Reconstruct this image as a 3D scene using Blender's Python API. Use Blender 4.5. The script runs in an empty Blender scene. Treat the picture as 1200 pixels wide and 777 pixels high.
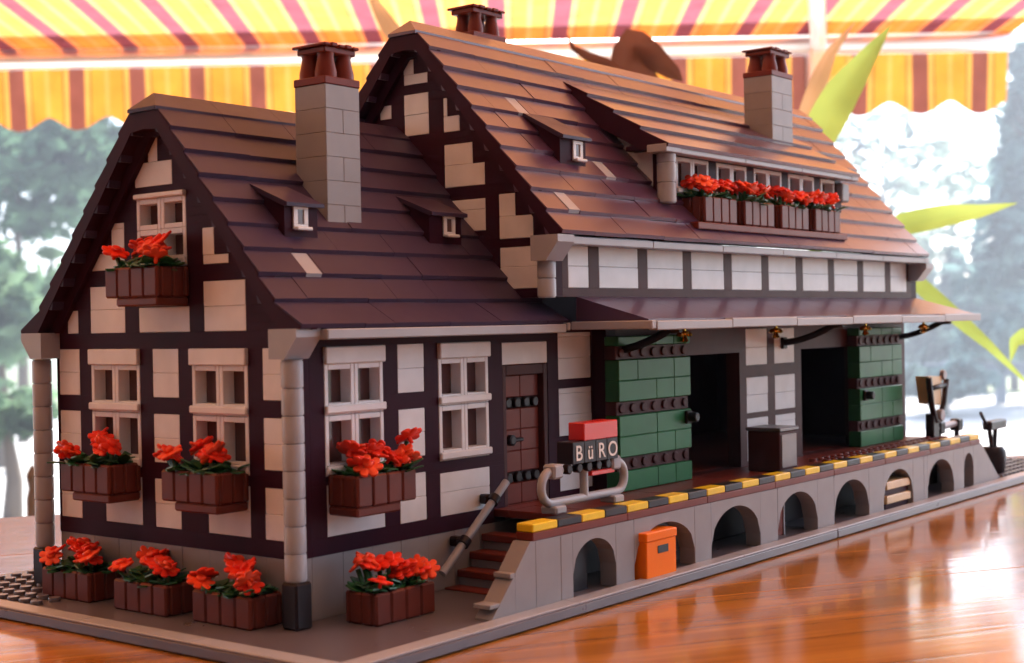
import bpy, bmesh, math, random
from mathutils import Vector, Matrix
SC = bpy.context.scene
COL = SC.collection
HAZE = 0.018
S = 0.008                       # one stud of the toy brick model, in metres
rnd = random.Random(7)

# ------------------------------------------------------------------ camera
F = 1668.7
CAM = Vector((-44.311, -47.397, 13.449))        # in studs
az, pit, rol = math.radians(38.1368), math.radians(-0.3486), math.radians(-1.0705)
fw = Vector((math.cos(az)*math.cos(pit), math.sin(az)*math.cos(pit), math.sin(pit)))
r0 = Vector((math.sin(az), -math.cos(az), 0)); u0 = r0.cross(fw)
rt = r0*math.cos(rol) + u0*math.sin(rol); up = u0*math.cos(rol) - r0*math.sin(rol)
def at(u, v, d):                # a point d metres deep, where pixel (u, v) of the 1200 x 777 photograph looks; in metres
    return CAM*S + (fw + rt*((u-600)/F) - up*((v-388.5)/F))*d
cd = bpy.data.cameras.new('camera'); cam = bpy.data.objects.new('camera', cd); COL.objects.link(cam)
M3 = Matrix((rt, up, -fw)).transposed()
cam.matrix_world = Matrix.Translation(CAM*S) @ M3.to_4x4()
cd.sensor_width = 36; cd.lens = F/1200*36; cd.clip_start = 0.02; cd.clip_end = 2000
cd.dof.use_dof = True; cd.dof.focus_distance = 0.62; cd.dof.aperture_fstop = 18
SC.camera = cam

# ------------------------------------------------------------------ materials
def new_mat(name):
    m = bpy.data.materials.new(name); m.use_nodes = True
    nt = m.node_tree; b = nt.nodes['Principled BSDF']
    return m, nt, b
def plastic(name, col, rough=0.3, var=0.12, bump=0.15, scale=90.0, spec=0.5, rv=.06):
    m, nt, b = new_mat(name); N, L = nt.nodes, nt.links
    tc = N.new('ShaderNodeTexCoord')
    n1 = N.new('ShaderNodeTexNoise'); n1.inputs['Scale'].default_value = scale; n1.inputs['Detail'].default_value = 4
    L.new(tc.outputs['Object'], n1.inputs['Vector'])
    mr = N.new('ShaderNodeMapRange'); mr.inputs['To Min'].default_value = 1-var; mr.inputs['To Max'].default_value = 1+var
    mr.inputs['From Min'].default_value = 0.3; mr.inputs['From Max'].default_value = 0.7
    L.new(n1.outputs['Fac'], mr.inputs['Value'])
    hs = N.new('ShaderNodeHueSaturation'); hs.inputs['Color'].default_value = (*col, 1)
    L.new(mr.outputs['Result'], hs.inputs['Value']); L.new(hs.outputs['Color'], b.inputs['Base Color'])
    n2 = N.new('ShaderNodeTexNoise'); n2.inputs['Scale'].default_value = scale*4; n2.inputs['Detail'].default_value = 3
    L.new(tc.outputs['Object'], n2.inputs['Vector'])
    m2 = N.new('ShaderNodeMapRange'); m2.inputs['To Min'].default_value = max(0.05, rough-rv); m2.inputs['To Max'].default_value = rough+rv
    L.new(n2.outputs['Fac'], m2.inputs['Value']); L.new(m2.outputs['Result'], b.inputs['Roughness'])
    bp = N.new('ShaderNodeBump'); bp.inputs['Strength'].default_value = bump; bp.inputs['Distance'].default_value = 0.0004
    L.new(n1.outputs['Fac'], bp.inputs['Height']); L.new(bp.outputs['Normal'], b.inputs['Normal'])
    b.inputs['Specular IOR Level'].default_value = spec
    return m
WHITE = plastic('white_plastic', (0.70, 0.72, 0.76), 0.38, 0.06, spec=.25)
TIMBER = plastic('black_brown_plastic', (0.034, 0.008, 0.019), 0.45, spec=.06)
TIMBER2 = plastic('dark_brown_plastic', (0.066, 0.024, 0.026), 0.45, spec=.10)
ROOF = plastic('slate_plastic', (0.048, 0.030, 0.062), 0.40, 0.06, 0.03, 40, spec=.16)
ROOFG = plastic('glossy_red_lit_slate', (0.072, 0.032, 0.072), 0.30, 0.05, 0.015, 30, spec=.58, rv=.02)  # dark grey slate; reddish base imitates the pink reflection of the awning
GREY = plastic('light_grey_plastic', (0.33, 0.345, 0.39), 0.38, 0.04, 0.03, spec=.3, rv=.02)
STONE = plastic('stone_grey_plastic', (0.265, 0.262, 0.28), 0.40, 0.06, spec=.25)
PLATE = plastic('dark_grey_plastic', (0.11, 0.10, 0.12), 0.28, 0.03, 0.01, 20, rv=.015)
BLACK = plastic('black_plastic', (0.016, 0.011, 0.015), 0.36, spec=.2)
BROWN = plastic('reddish_brown_plastic', (0.150, 0.028, 0.018), 0.38, spec=.15)
BOXM = plastic('planter_brown_plastic', (0.120, 0.028, 0.020), 0.40, 0.15, spec=.2)
GREEN = plastic('green_plastic', (0.022, 0.140, 0.050), 0.36, spec=.2)
LEAF = plastic('leaf_green_plastic', (0.015, 0.10, 0.03), 0.35)
RED = plastic('red_plastic', (0.56, 0.018, 0.014), 0.26, 0.04, 0.02, 40, rv=.03)
PETAL = plastic('petal_red_plastic', (0.80, 0.035, 0.012), 0.34, spec=.25)
PETAL2 = plastic('petal_orange_red_plastic', (0.84, 0.075, 0.022), 0.30, spec=.3)
YELLOW = plastic('yellow_plastic', (0.78, 0.56, 0.015), 0.32, spec=.25)
ORANGE = plastic('orange_plastic', (0.90, 0.19, 0.004), 0.34, 0.04, 0.02, 40, spec=.15, rv=.03)
TAN = plastic('tan_plastic', (0.60, 0.42, 0.22), 0.34)
LETTER = plastic('white_print', (0.75, 0.70, 0.66), 0.4)
def simple(name, col, rough, metal=0.0):
    m, nt, b = new_mat(name); b.inputs['Base Color'].default_value = (*col, 1); b.inputs['Roughness'].default_value = rough
    b.inputs['Metallic'].default_value = metal; return m
GLASS = simple('dark_window_glass', (0.09, 0.045, 0.05), 0.12)
BRASS = simple('brass_gold', (0.85, 0.55, 0.10), 0.18, 1.0)
METAL = simple('bright_aluminium', (0.92, 0.92, 0.94), 0.35, 0.8)

# ------------------------------------------------------------------ mesh builder (coordinates in studs)
class MB:
    def __init__(s): s.v, s.f, s.sm = [], [], []
    def add(s, vs, fs, smooth=False):
        o = len(s.v); s.v += [tuple(p) for p in vs]
        s.f += [tuple(o+i for i in f) for f in fs]; s.sm += [smooth]*len(fs)
    def box(s, x0, x1, y0, y1, z0, z1, c=0.05):
        if x1 < x0: x0, x1 = x1, x0
        if y1 < y0: y0, y1 = y1, y0
        if z1 < z0: z0, z1 = z1, z0
        c = min(c, (x1-x0)*.3, (y1-y0)*.3, (z1-z0)*.3)
        lo, hi = (x0, y0, z0), (x1, y1, z1)
        vs, idx = [], {}
        for sx in (0, 1):
            for sy in (0, 1):
                for sz in (0, 1):
                    sg = (sx, sy, sz)
                    for a in range(3):           # vertex lying on the face normal to axis a
                        p = []
                        for k in range(3):
                            e = hi[k] if sg[k] else lo[k]
                            p.append(e if k == a else (e-c if sg[k] else e+c))
                        idx[sg, a] = len(vs); vs.append(p)
        fs = []
        for a in range(3):
            b, d = (a+1) % 3, (a+2) % 3
            for sa in (0, 1):
                q = []
                for sb, sd in ((0, 0), (1, 0), (1, 1), (0, 1)):
                    sg = [0]*3; sg[a], sg[b], sg[d] = sa, sb, sd
                    q.append(idx[tuple(sg), a])
                fs.append(q if sa else q[::-1])
            for sb in (0, 1):                     # bevel strip along axis a between faces b and d
                for sd in (0, 1):
                    s0 = [0]*3; s1 = [0]*3
                    s0[a], s1[a] = 0, 1
                    s0[b] = s1[b] = sb; s0[d] = s1[d] = sd
                    q = [idx[tuple(s0), b], idx[tuple(s1), b], idx[tuple(s1), d], idx[tuple(s0), d]]
                    fs.append(q)
        for sx in (0, 1):
            for sy in (0, 1):
                for sz in (0, 1):
                    fs.append([idx[(sx, sy, sz), a] for a in range(3)])
        s.add(vs, fs)
    def prism(s, poly, axis, a0, a1, smooth=False):   # polygon in the two other axes, extruded along axis
        n = len(poly)
        def P(p, a):
            q = [0, 0, 0]; ks = [k for k in range(3) if k != axis]
            q[axis] = a; q[ks[0]], q[ks[1]] = p; return q
        vs = [P(p, a0) for p in poly] + [P(p, a1) for p in poly]
        s.add(vs, [list(range(n))[::-1], [n+i for i in range(n)]])
        o = len(s.v) - 2*n
        for i in range(n):
            j = (i+1) % n
            s.f.append((o+i, o+j, o+n+j, o+n+i)); s.sm.append(smooth)
    def lathe(s, base, axis, prof, n=16, smooth=True, cap=True):  # prof: list of (radius, height) along axis from base
        ax = Vector(axis).normalized(); t = Vector((0, 0, 1)) if abs(ax.z) < .9 else Vector((1, 0, 0))
        e1 = ax.cross(t).normalized(); e2 = ax.cross(e1); base = Vector(base)
        def ring(r, h): return [base + ax*h + (e1*math.cos(2*math.pi*i/n)+e2*math.sin(2*math.pi*i/n))*r for i in range(n)]
        vs, fs, prev = [], [], None
        for k in range(len(prof)-1):           # rings are doubled where the profile turns sharply, so edges stay crisp
            (r0, h0), (r1, h1) = prof[k], prof[k+1]; a = math.atan2(r1-r0, h1-h0)
            if prev is None or abs(a-prev) > .6: vs += ring(r0, h0)
            o = len(vs)-n; vs += ring(r1, h1); prev = a
            for i in range(n): fs.append((o+i, o+(i+1) % n, o+n+(i+1) % n, o+n+i))
        s.add(vs, fs, smooth)
        if cap:
            for (r, h) in (prof[0], prof[-1]): s.add(ring(r, h), [tuple(range(n))])
    def cyl(s, p, q, r, n=14, r2=None):
        p, q = Vector(p), Vector(q)
        s.lathe(p, q-p, [(r, 0), (r if r2 is None else r2, (q-p).length)], n)
    def tube(s, pts, r, n=10):
        pts = [Vector(p) for p in pts]; rings = []; ref = None
        for i, p in enumerate(pts):
            d = (pts[min(i+1, len(pts)-1)] - pts[max(i-1, 0)]).normalized()
            if ref is None: ref = d.cross(Vector((0.3, 0.2, 1))).normalized()
            e1 = (ref - d*ref.dot(d)).normalized(); ref = e1; e2 = d.cross(e1)
            rr = r[i] if isinstance(r, (list, tuple)) else r
            rings.append([p + (e1*math.cos(2*math.pi*k/n)+e2*math.sin(2*math.pi*k/n))*rr for k in range(n)])
        vs = [v for g in rings for v in g]; fs = []
        for i in range(len(pts)-1):
            for k in range(n):
                j = (k+1) % n
                fs.append((i*n+k, i*n+j, (i+1)*n+j, (i+1)*n+k))
        s.add(vs, fs, True); o = len(s.v)-len(vs)
        s.f += [tuple(o+k for k in range(n))[::-1], tuple(o+(len(pts)-1)*n+k for k in range(n))]; s.sm += [False, False]
    def bricks(s, a0, a1, z0, z1, mk, h=1.2, c=0.05, seed=0, lens=(2, 3, 4, 4)):     # rows of bricks; mk(a0,a1,z0,z1,c) adds one
        r = random.Random(seed); z = z0
        while z < z1-1e-6:
            zt = min(z+h, z1)
            if z1-zt < 0.15: zt = z1
            a = a0
            while a < a1-1e-6:
                b = min(a+r.choice(lens), a1)
                if a1-b < 0.6: b = a1
                mk(a, b, z, zt, c); a = b
            z = zt
    def mesh(s, name, origin):
        me = bpy.data.meshes.new(name); o = Vector(origin)
        me.from_pydata([tuple((Vector(p)-o)*S) for p in s.v], [], s.f)
        me.polygons.foreach_set('use_smooth', s.sm)
        bm = bmesh.new(); bm.from_mesh(me); bmesh.ops.recalc_face_normals(bm, faces=bm.faces); bm.to_mesh(me); bm.free()
        return me
ORG = {}
def thing(name, label, cat, loc, group=None):         # loc in studs
    o = bpy.data.objects.new(name, None); COL.objects.link(o); o.location = Vector(loc)*S
    o.empty_display_size = 0.01
    o['label'] = label; o['category'] = cat
    if group: o['group'] = group
    ORG[o.name] = Vector(loc); return o
def part(name, mb, mat, parent, label=None):
    org = ORG[parent.name]
    me = mb.mesh(name, org); me.materials.append(mat)
    o = bpy.data.objects.new(name, me); COL.objects.link(o); o.parent = parent
    ORG[o.name] = org
    if label: o['label'] = label
    return o
def solo(name, mb, mat, loc, label=None, cat=None, group=None, kind=None):
    me = mb.mesh(name, loc); me.materials.append(mat)
    o = bpy.data.objects.new(name, me); COL.objects.link(o); o.location = Vector(loc)*S
    ORG[o.name] = Vector(loc)
    if label: o['label'] = label
    if cat: o['category'] = cat
    if group: o['group'] = group
    if kind: o['kind'] = kind
    return o

# ------------------------------------------------------------------ walls
def sub(intervals, a, b):
    out = []
    for x, y in intervals:
        if b <= x or a >= y: out.append((x, y)); continue
        if a > x: out.append((x, a))
        if b < y: out.append((b, y))
    return [(x, y) for x, y in out if y-x > 0.02]
def wall_fill(axis, p, t, whites, holes, bound, zb, wm, tm, seed=0, proud=0.0):
    """axis 0: wall in the plane x=p (a is y); axis 1: plane y=p (a is x). whites/holes: (a0,a1,z0,z1); bound(z)->(a0,a1)."""
    def put(mb, a0, a1, z0, z1, c, q=p):
        if axis == 0: mb.box(q, p+t, a0, a1, z0, z1, c)
        else: mb.box(a0, a1, q, p+t, z0, z1, c)
    for k, (a0, a1, z0, z1) in enumerate(whites):
        wm.bricks(a0, a1, z0, z1, lambda A, B, Z, Y, c: put(wm, A+.006, B-.006, Z+.004, Y-.004, c, p+rnd.uniform(-.012, .018)), 1.2, 0.03, seed+k, (9,))
    rects = list(whites)+list(holes)
    zs = sorted(set([round(z, 3) for z in zb] + [round(r[i], 3) for r in rects for i in (2, 3)]))
    open_ = {}
    def flush(key, zt):
        a, b = key; put(tm, a, b, open_[key], zt, 0.006, p-proud)
    for i in range(len(zs)-1):
        z0, z1 = zs[i], zs[i+1]
        if z0 < zb[0]-1e-6 or z1 > zb[-1]+1e-6: continue
        zm = (z0+z1)/2; iv = [bound(zm)]
        if iv[0][1] <= iv[0][0]: iv = []
        for a0, a1, q0, q1 in rects:
            if q0 < zm < q1: iv = sub(iv, a0, a1)
        iv = {(round(a, 3), round(b, 3)) for a, b in iv}
        for key in list(open_):
            if key not in iv: flush(key, z0); del open_[key]
        for key in iv:
            if key not in open_: open_[key] = z0
    for key in list(open_): flush(key, zs[-1])
def window(parent, axis, p, a0, a1, z0, z1, sills=True, lintel=0.0, label=None):
    """a window as wide as a0..a1, panes 2 studs wide, in the wall plane p; parts of parts: frame > ... one level"""
    def put(mb, A, B, q0, q1, Z, Y, c=0.05):
        if axis == 0: mb.box(p+q0, p+q1, A, B, Z, Y, c)
        else: mb.box(A, B, p+q0, p+q1, Z, Y, c)
    fr, gl, sl = MB(), MB(), MB()
    n = max(1, round((a1-a0)/2)); w = (a1-a0)/n
    zt = z1-lintel
    sh = 0.55 if sills else 0.25
    for k in range(n):
        A, B = a0+k*w, a0+(k+1)*w
        put(fr, A+.005, A+.26, -.02, .95, z0, zt, .03); put(fr, B-.26, B-.005, -.02, .95, z0, zt, .03)
        put(fr, A+.26, B-.26, -.02, .95, zt-.27, zt, .03); put(fr, A+.26, B-.26, -.02, .95, z0, z0+sh, .03)
        put(gl, A+.26, B-.26, .66, .74, z0+sh, zt-.27, 0)
    f = part('window', fr, WHITE, parent, label)
    part('pane', gl, GLASS, f)
    if sills:
        put(sl, a0-.04, a1+.04, -.22, -.025, z0+.08, z0+sh-.1, .09)
        part('sill', sl, WHITE, f)
    if lintel:
        li = MB(); put(li, a0-.03, a1+.03, -.22, .95, zt+.004, z1, .05); part('lintel', li, WHITE, f)
    return f

# ================================================================== SETTING: table, ground
GZ = -0.75/S                       # garden ground, in studs, below the table
TZ = -0.55                         # table top
# ------------------------------------------------------------------ garden ground
m, nt, b = new_mat('patio_ground'); N, L = nt.nodes, nt.links
tc = N.new('ShaderNodeTexCoord'); n1 = N.new('ShaderNodeTexNoise'); n1.inputs['Scale'].default_value = 0.35; n1.inputs['Detail'].default_value = 6
L.new(tc.outputs['Object'], n1.inputs['Vector'])
cr = N.new('ShaderNodeValToRGB'); cr.color_ramp.elements[0].position = .42; cr.color_ramp.elements[0].color = (.08, .12, .03, 1)
cr.color_ramp.elements[1].position = .52; cr.color_ramp.elements[1].color = (.16, .19, .06, 1)
L.new(n1.outputs['Fac'], cr.inputs['Fac']); L.new(cr.outputs['Color'], b.inputs['Base Color']); b.inputs['Roughness'].default_value = .8
g = MB(); R_ = 60/S; g.add([(-R_, -R_, GZ), (R_, -R_, GZ), (R_, R_, GZ), (-R_, R_, GZ)], [(0, 1, 2, 3)])
solo('ground', g, m, (0, 0, GZ), kind='structure')
PATIO = plastic('pale_paving', (.50, .48, .45), .7, .15, .2, 3)
g = MB(); fh0 = Vector((fw.x, fw.y, 0)).normalized(); rh0 = Vector((fh0.y, -fh0.x, 0)); c0 = Vector((CAM.x, CAM.y, GZ+.6))
g.add([c0+fh0*(d/S)+rh0*(l/S) for d, l in ((1.6, -7), (1.6, 9), (15, 12), (15, -9))], [(0, 1, 2, 3)])
solo('patio', g, PATIO, tuple(c0), kind='structure')

# ------------------------------------------------------------------ table
m, nt, b = new_mat('varnished_pine'); N, L = nt.nodes, nt.links
tc = N.new('ShaderNodeTexCoord'); mp = N.new('ShaderNodeMapping'); mp.inputs['Scale'].default_value = (1.2, 26, 26)
L.new(tc.outputs['Object'], mp.inputs['Vector'])
n1 = N.new('ShaderNodeTexNoise'); n1.inputs['Scale'].default_value = 3.4; n1.inputs['Detail'].default_value = 10; n1.inputs['Distortion'].default_value = .6
L.new(mp.outputs['Vector'], n1.inputs['Vector'])
cr = N.new('ShaderNodeValToRGB'); e = cr.color_ramp.elements
e[0].position = .30; e[0].color = (.25, .098, .019, 1); e[1].position = .70; e[1].color = (.50, .225, .044, 1)
L.new(n1.outputs['Fac'], cr.inputs['Fac'])
n3 = N.new('ShaderNodeTexNoise'); n3.inputs['Scale'].default_value = 5; n3.inputs['Detail'].default_value = 5
L.new(tc.outputs['Object'], n3.inputs['Vector'])
mx = N.new('ShaderNodeMix'); mx.data_type = 'RGBA'; mx.blend_type = 'MULTIPLY'; mx.inputs['Factor'].default_value = .55
c3 = N.new('ShaderNodeValToRGB'); c3.color_ramp.elements[0].position = .3; c3.color_ramp.elements[0].color = (.55, .5, .45, 1); c3.color_ramp.elements[1].position = .6
L.new(n3.outputs['Fac'], c3.inputs['Fac']); L.new(cr.outputs['Color'], mx.inputs['A']); L.new(c3.outputs['Color'], mx.inputs['B'])
L.new(mx.outputs['Result'], b.inputs['Base Color'])
n2 = N.new('ShaderNodeTexNoise'); n2.inputs['Scale'].default_value = 9; n2.inputs['Detail'].default_value = 7
L.new(mp.outputs['Vector'], n2.inputs['Vector'])
mr = N.new('ShaderNodeMapRange'); mr.inputs['To Min'].default_value = .07; mr.inputs['To Max'].default_value = .18
L.new(n2.outputs['Fac'], mr.inputs['Value']); L.new(mr.outputs['Result'], b.inputs['Roughness'])
bp = N.new('ShaderNodeBump'); bp.inputs['Strength'].default_value = .25; bp.inputs['Distance'].default_value = .0006
L.new(n1.outputs['Fac'], bp.inputs['Height']); L.new(bp.outputs['Normal'], b.inputs['Normal'])
b.inputs['Coat Weight'].default_value = .12; b.inputs['Coat Roughness'].default_value = .06; b.inputs['Specular IOR Level'].default_value = .4
WOOD = m
# the far edge runs from (17, 49) to (96.7, 0.4); local x runs along it
E0, E1 = Vector((17.2, 48.9, TZ)), Vector((96.7, 0.4, TZ)); ex = (E1-E0).normalized(); ey = Vector((-ex.y, ex.x, 0))
SY, SEAM = 19.4, -.03
tb = thing('garden_table', 'glossy orange brown pine table carrying the brick building model', 'table', tuple(E0))
tb.rotation_euler = (0, 0, math.atan2(ex.y, ex.x))
def tpart(name, boxes, mat, c=.15):
    mb = MB()
    for bx in boxes: mb.box(*bx, c)
    me = bpy.data.meshes.new(name); me.from_pydata([tuple(Vector(p)*S) for p in mb.v], [], mb.f)
    bm = bmesh.new(); bm.from_mesh(me); bmesh.ops.recalc_face_normals(bm, faces=bm.faces); bm.to_mesh(me); bm.free()
    me.materials.append(mat); o = bpy.data.objects.new(name, me); COL.objects.link(o); o.parent = tb; return o
tpart('tabletop', [(-90, 170, b-SEAM, a, -3.4, 0) for a, b in ((0, -SY), (-SY, -2.6*SY), (-2.6*SY, -117))], WOOD, .05)
tpart('apron', [(-80, 160, -8, -5, -14, -3.45), (-80, 160, -112, -109, -14, -3.45)], WOOD)
for x0, y0 in ((-82, -12), (154, -12), (-82, -112), (154, -112)):
    tpart('leg', [(x0, x0+8, y0, y0+8, GZ-TZ, -3.5)], WOOD)

# ================================================================== BASEPLATES
def studs(mb, xs, ys, z, r=.3, h=.21, n=12):
    for x in xs:
        for y in ys: mb.lathe((x, y, z), (0, 0, 1), [(r, 0), (r, h*.85), (r*.93, h)], n)
def baseplate(label, x0, x1, y0, y1, stud_sets, rims):
    t = thing('baseplate', label, 'baseplate', (x0, y0, -.5), 'baseplates under the building')
    mb = MB(); mb.box(x0, x1, y0, y1, -.5, 0, .06)
    for xs, ys in stud_sets: studs(mb, xs, ys, 0)
    part('plate', mb, PLATE, t)
    rm = MB()
    for (a0, a1, b0, b1) in rims:
        if a1-a0 > b1-b0:
            x = a0
            while x < a1-.01:
                e_ = min(x+8, a1); rm.box(x, e_-.01, b0, b1, .003, .12, .05); x = e_
        else:
            y = b0
            while y < b1-.01:
                e_ = min(y+8, b1); rm.box(a0, a1, y, e_-.01, .003, .12, .05); y = e_
    part('edge_tile', rm, GREY, t)
    return t
fr_ = lambda a, b: [a+.5+i for i in range(int(b-a))]
baseplate('dark grey baseplate with smooth pale rim under the small gabled house', -5.3, 38.72, -8.0, 24,
          [(fr_(-4.3, -0.3), fr_(14, 23)), (fr_(-.3, 10), fr_(20, 23))],
          [(-5.3, 38.72, -8, -7.02), (-5.3, -4.3, -7.0, 24)])
baseplate('dark grey baseplate running on under the far end of the loading dock', 38.78, 87.0, -8.0, 24,
          [(fr_(71, 87), fr_(-7, 20)), (fr_(66.5, 71), fr_(0, 20))], [(38.78, 87.0, -8, -7.02)])

# ================================================================== SMALL GABLED HOUSE
H1 = thing('half_timbered_house', 'small half-timbered brick house with white windows and a tall grey chimney', 'house', (0, 0, 0))
Z0 = 2.9
pl = MB()
pl.bricks(1, 18.9, 0, Z0, lambda A, B, Z, Y, c: pl.box(A, B, .03+rnd.uniform(-.01, .015), 1, Z, Y, c), 2.9, .02, 5, (1, 2, 2))
pl.bricks(.03, 18, 0, Z0, lambda A, B, Z, Y, c: pl.box(.03+rnd.uniform(-.01, .015), 1, A, B, Z, Y, c), 2.9, .02, 9, (1, 2, 2))
pl.box(0.1, 17, 17, 18, 0, Z0, .03)
part('plinth', pl, STONE, H1)
wm, tm = MB(), MB()
BZ = [(3.7, 6.1), (6.9, 9.3), (10.1, 12.5)]
gw = []
for a0, a1 in ((0.35, 2), (8, 10), (16, 17.8)):
    for z0, z1 in BZ: gw.append((a0, a1, z0, z1))
for a0, a1 in ((3, 6), (11, 14)): gw.append((a0, a1, 3.7, 6.1))
gw += [(14.9, 15, 3.7, 3.72)] if 0 else []
gw += [(3.05, 6.05, 13.3, 15.7), (7.1, 11, 13.3, 14.55), (12.1, 15, 13.3, 15.7), (16.05, 17, 13.3, 14.5),
       (5.2, 6.05, 16.95, 18.25), (4.2, 6.05, 16.5, 16.95), (12.05, 13.1, 17.35, 18.85), (12.05, 15, 16.5, 17.35),
       (8.2, 11.1, 20.5, 21.7), (9.3, 10.05, 21.7, 22.9)]
gh = [(3, 7, 6.6, 12.5), (11, 15, 6.6, 12.5), (7.2, 11, 16.5, 20.15)]
def b1(z): 
    if z < 13.3: return (0, 18)
    d = max(0.4, 10.0-(z-13.35)/1.2-.62); return (9-d, 9+d)
wall_fill(0, 0, 1, gw, gh, b1, [Z0, 13.3]+[13.3+.4*k for k in range(1, 27)], wm, tm, 3)
part('plaster_panel', wm, WHITE, H1); part('timber_frame', tm, TIMBER, H1); wm, tm = MB(), MB()
fw_ = [(6.95, 8.9, z0, z1) for z0, z1 in BZ] + [(2.0, 5.9, 3.7, 6.1), (9.95, 13.95, 3.7, 5.9), (15.15, 19.2, 11.2, 12.4)]
fw_ += [(20.2, 23.4, 3.9, 6.6), (20.2, 23.4, 7.0, 9.7), (20.2, 23.4, 10.2, 12.85)]
fh = [(1.95, 5.9, 6.5, 12.5), (9.95, 13.95, 6.5, 12.5), (15.15, 19.2, Z0, 11.2)]
wall_fill(1, 0, 1, fw_, fh, lambda z: (1, 24.5), (Z0, 12.95), wm, tm, 21)
tm.box(.035, .99, .035, .99, Z0, 12.9, .03)
tm.box(1, 17, 17, 18, Z0, 13.3, .03); tm.box(16.2, 16.98, 1, 17, Z0, 13.3, .03)
part('plaster_panel', wm, WHITE, H1); part('timber_frame', tm, TIMBER, H1)
for a0, a1 in ((3, 7), (11, 15)):
    window(H1, 0, 0, a0, a1, 9.32, 12.5, True, .8); window(H1, 0, 0, a0, a1, 6.6, 9.3, True)
window(H1, 0, 0, 7.2, 11, 16.5, 18.35, True, 0); window(H1, 0, 0, 7.2, 11, 18.36, 20.15, False, .25)
for a0, a1 in ((1.95, 5.9), (9.95, 13.95)):
    window(H1, 1, 0, a0, a1, 9.32, 12.5, True, .8); window(H1, 1, 0, a0, a1, 6.5, 9.3, True)
# roof
def gable_roof(ridge, zcap, n, x0, x1, last_run, parent, d0=1.0, seed=1, zpk=.85, stray=(), mat=None):
    mb, lights = MB(), []; r = random.Random(seed)
    for sgn in (-1, 1):
        d, z = d0, zcap
        for k in range(n):
            run = last_run if k == n-1 else 1.0
            d1 = d+run; lip = .2
            poly = [(ridge+sgn*(d-.25), z-.02), (ridge+sgn*d, z-.0), (ridge+sgn*(d1+.06), z-1.0), (ridge+sgn*(d1-.03), z-1.0-lip),
                    (ridge+sgn*(d1-1.1), z-1.0-lip), (ridge+sgn*(d-.25), z-.55)]
            x = x0
            while x < x1-.01:
                w = r.choice((2, 4, 4, 4, 3)); xe = min(x+w, x1)
                if x1-xe < 1: xe = x1
                segs = [(x, xe, mb)]
                if sgn < 0:
                    for (kk, sx) in stray:
                        if kk == k and x <= sx < xe:
                            lights.append(MB()); segs = [(x, sx, mb), (sx, min(sx+1, xe), lights[-1]), (min(sx+1, xe), xe, mb)]
                for (p, q, M) in segs:
                    dz, dy = r.uniform(-.028, .02), r.uniform(-.015, .015)
                    if q-p > .05: M.prism([(a+dy, b+dz) for a, b in poly], 0, p+.01, q-.01)
                x = xe
            d, z = d1, z-1.2
    # ridge cap
    x = x0
    while x < x1-.01:
        xe = min(x+4, x1)
        w = d0+.1
        if x == x0:
            xs = x0-.14
            vs = [(xs, ridge-w, zcap-.15), (xs, ridge-w, zcap+.02), (xs+.75, ridge, zcap+zpk), (xs, ridge+w, zcap+.02), (xs, ridge+w, zcap-.15)]
            vs += [(xe-.008, a[1], a[2]) for a in vs]
            mb.add(vs, [(0, 1, 3, 4), (1, 2, 3), (0, 5, 6, 1), (1, 6, 7, 2), (2, 7, 8, 3), (3, 8, 9, 4), (4, 9, 5, 0), (9, 8, 7, 6, 5)]); x = xe; continue
        mb.prism([(ridge-w, zcap-.15), (ridge-w, zcap+.02), (ridge, zcap+zpk), (ridge+w, zcap+.02), (ridge+w, zcap-.15)], 0, x+.008, xe-.008)
        x = xe
    o = part('roof', mb, mat or ROOF, parent)
    for light in lights: part('light_roof_tile', light, GREY, o)
    return o
RF1 = gable_roof(9, 24.15, 9, -1, 18.9, 1.7, H1, .98, 4, .82, stray=((6, 1.9),))
# verge: the thick black stepped gable edge under the tiles
def verge(parent, ridge, zcap, n, d0, x0, x1, last, mat):
    for sgn in (-1, 1):
        vb = MB(); d1 = d0+n-1; z1 = zcap-1.2*(n-1)
        o = [(ridge, zcap-.16), (ridge+sgn*(d0+.0), zcap-.16)]
        d, z = d0, zcap
        for k in range(n):
            e_ = d+(last if k == n-1 else 1.0)
            o += [(ridge+sgn*(d+.02+(.13 if k == 0 else 0)), z-.06-(.12 if k == 0 else 0)), (ridge+sgn*(e_+.0), z-1.06), (ridge+sgn*(e_-.04), z-1.2)]; d, z = e_, z-1.2
        i_ = [(ridge+sgn*(d1+.2), z1-1.21), (ridge+sgn*(d0+.0), zcap-1.1), (ridge, zcap-1.0)]
        vb.prism(o+i_, 0, x0, x1-.3)
        w_ = [(ridge+sgn*(d1-.55), z1-1.21), (ridge+sgn*(d0-.6), zcap-1.3), (ridge, zcap-1.3)]
        vb.prism([(a, b-.03) for a, b in o]+w_, 0, x1-.299, x1)
        part('verge_board', vb, mat, parent)
verge(H1, 9, 24.15, 9, .98, -1.03, -.006, 1.7, TIMBER)
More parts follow.
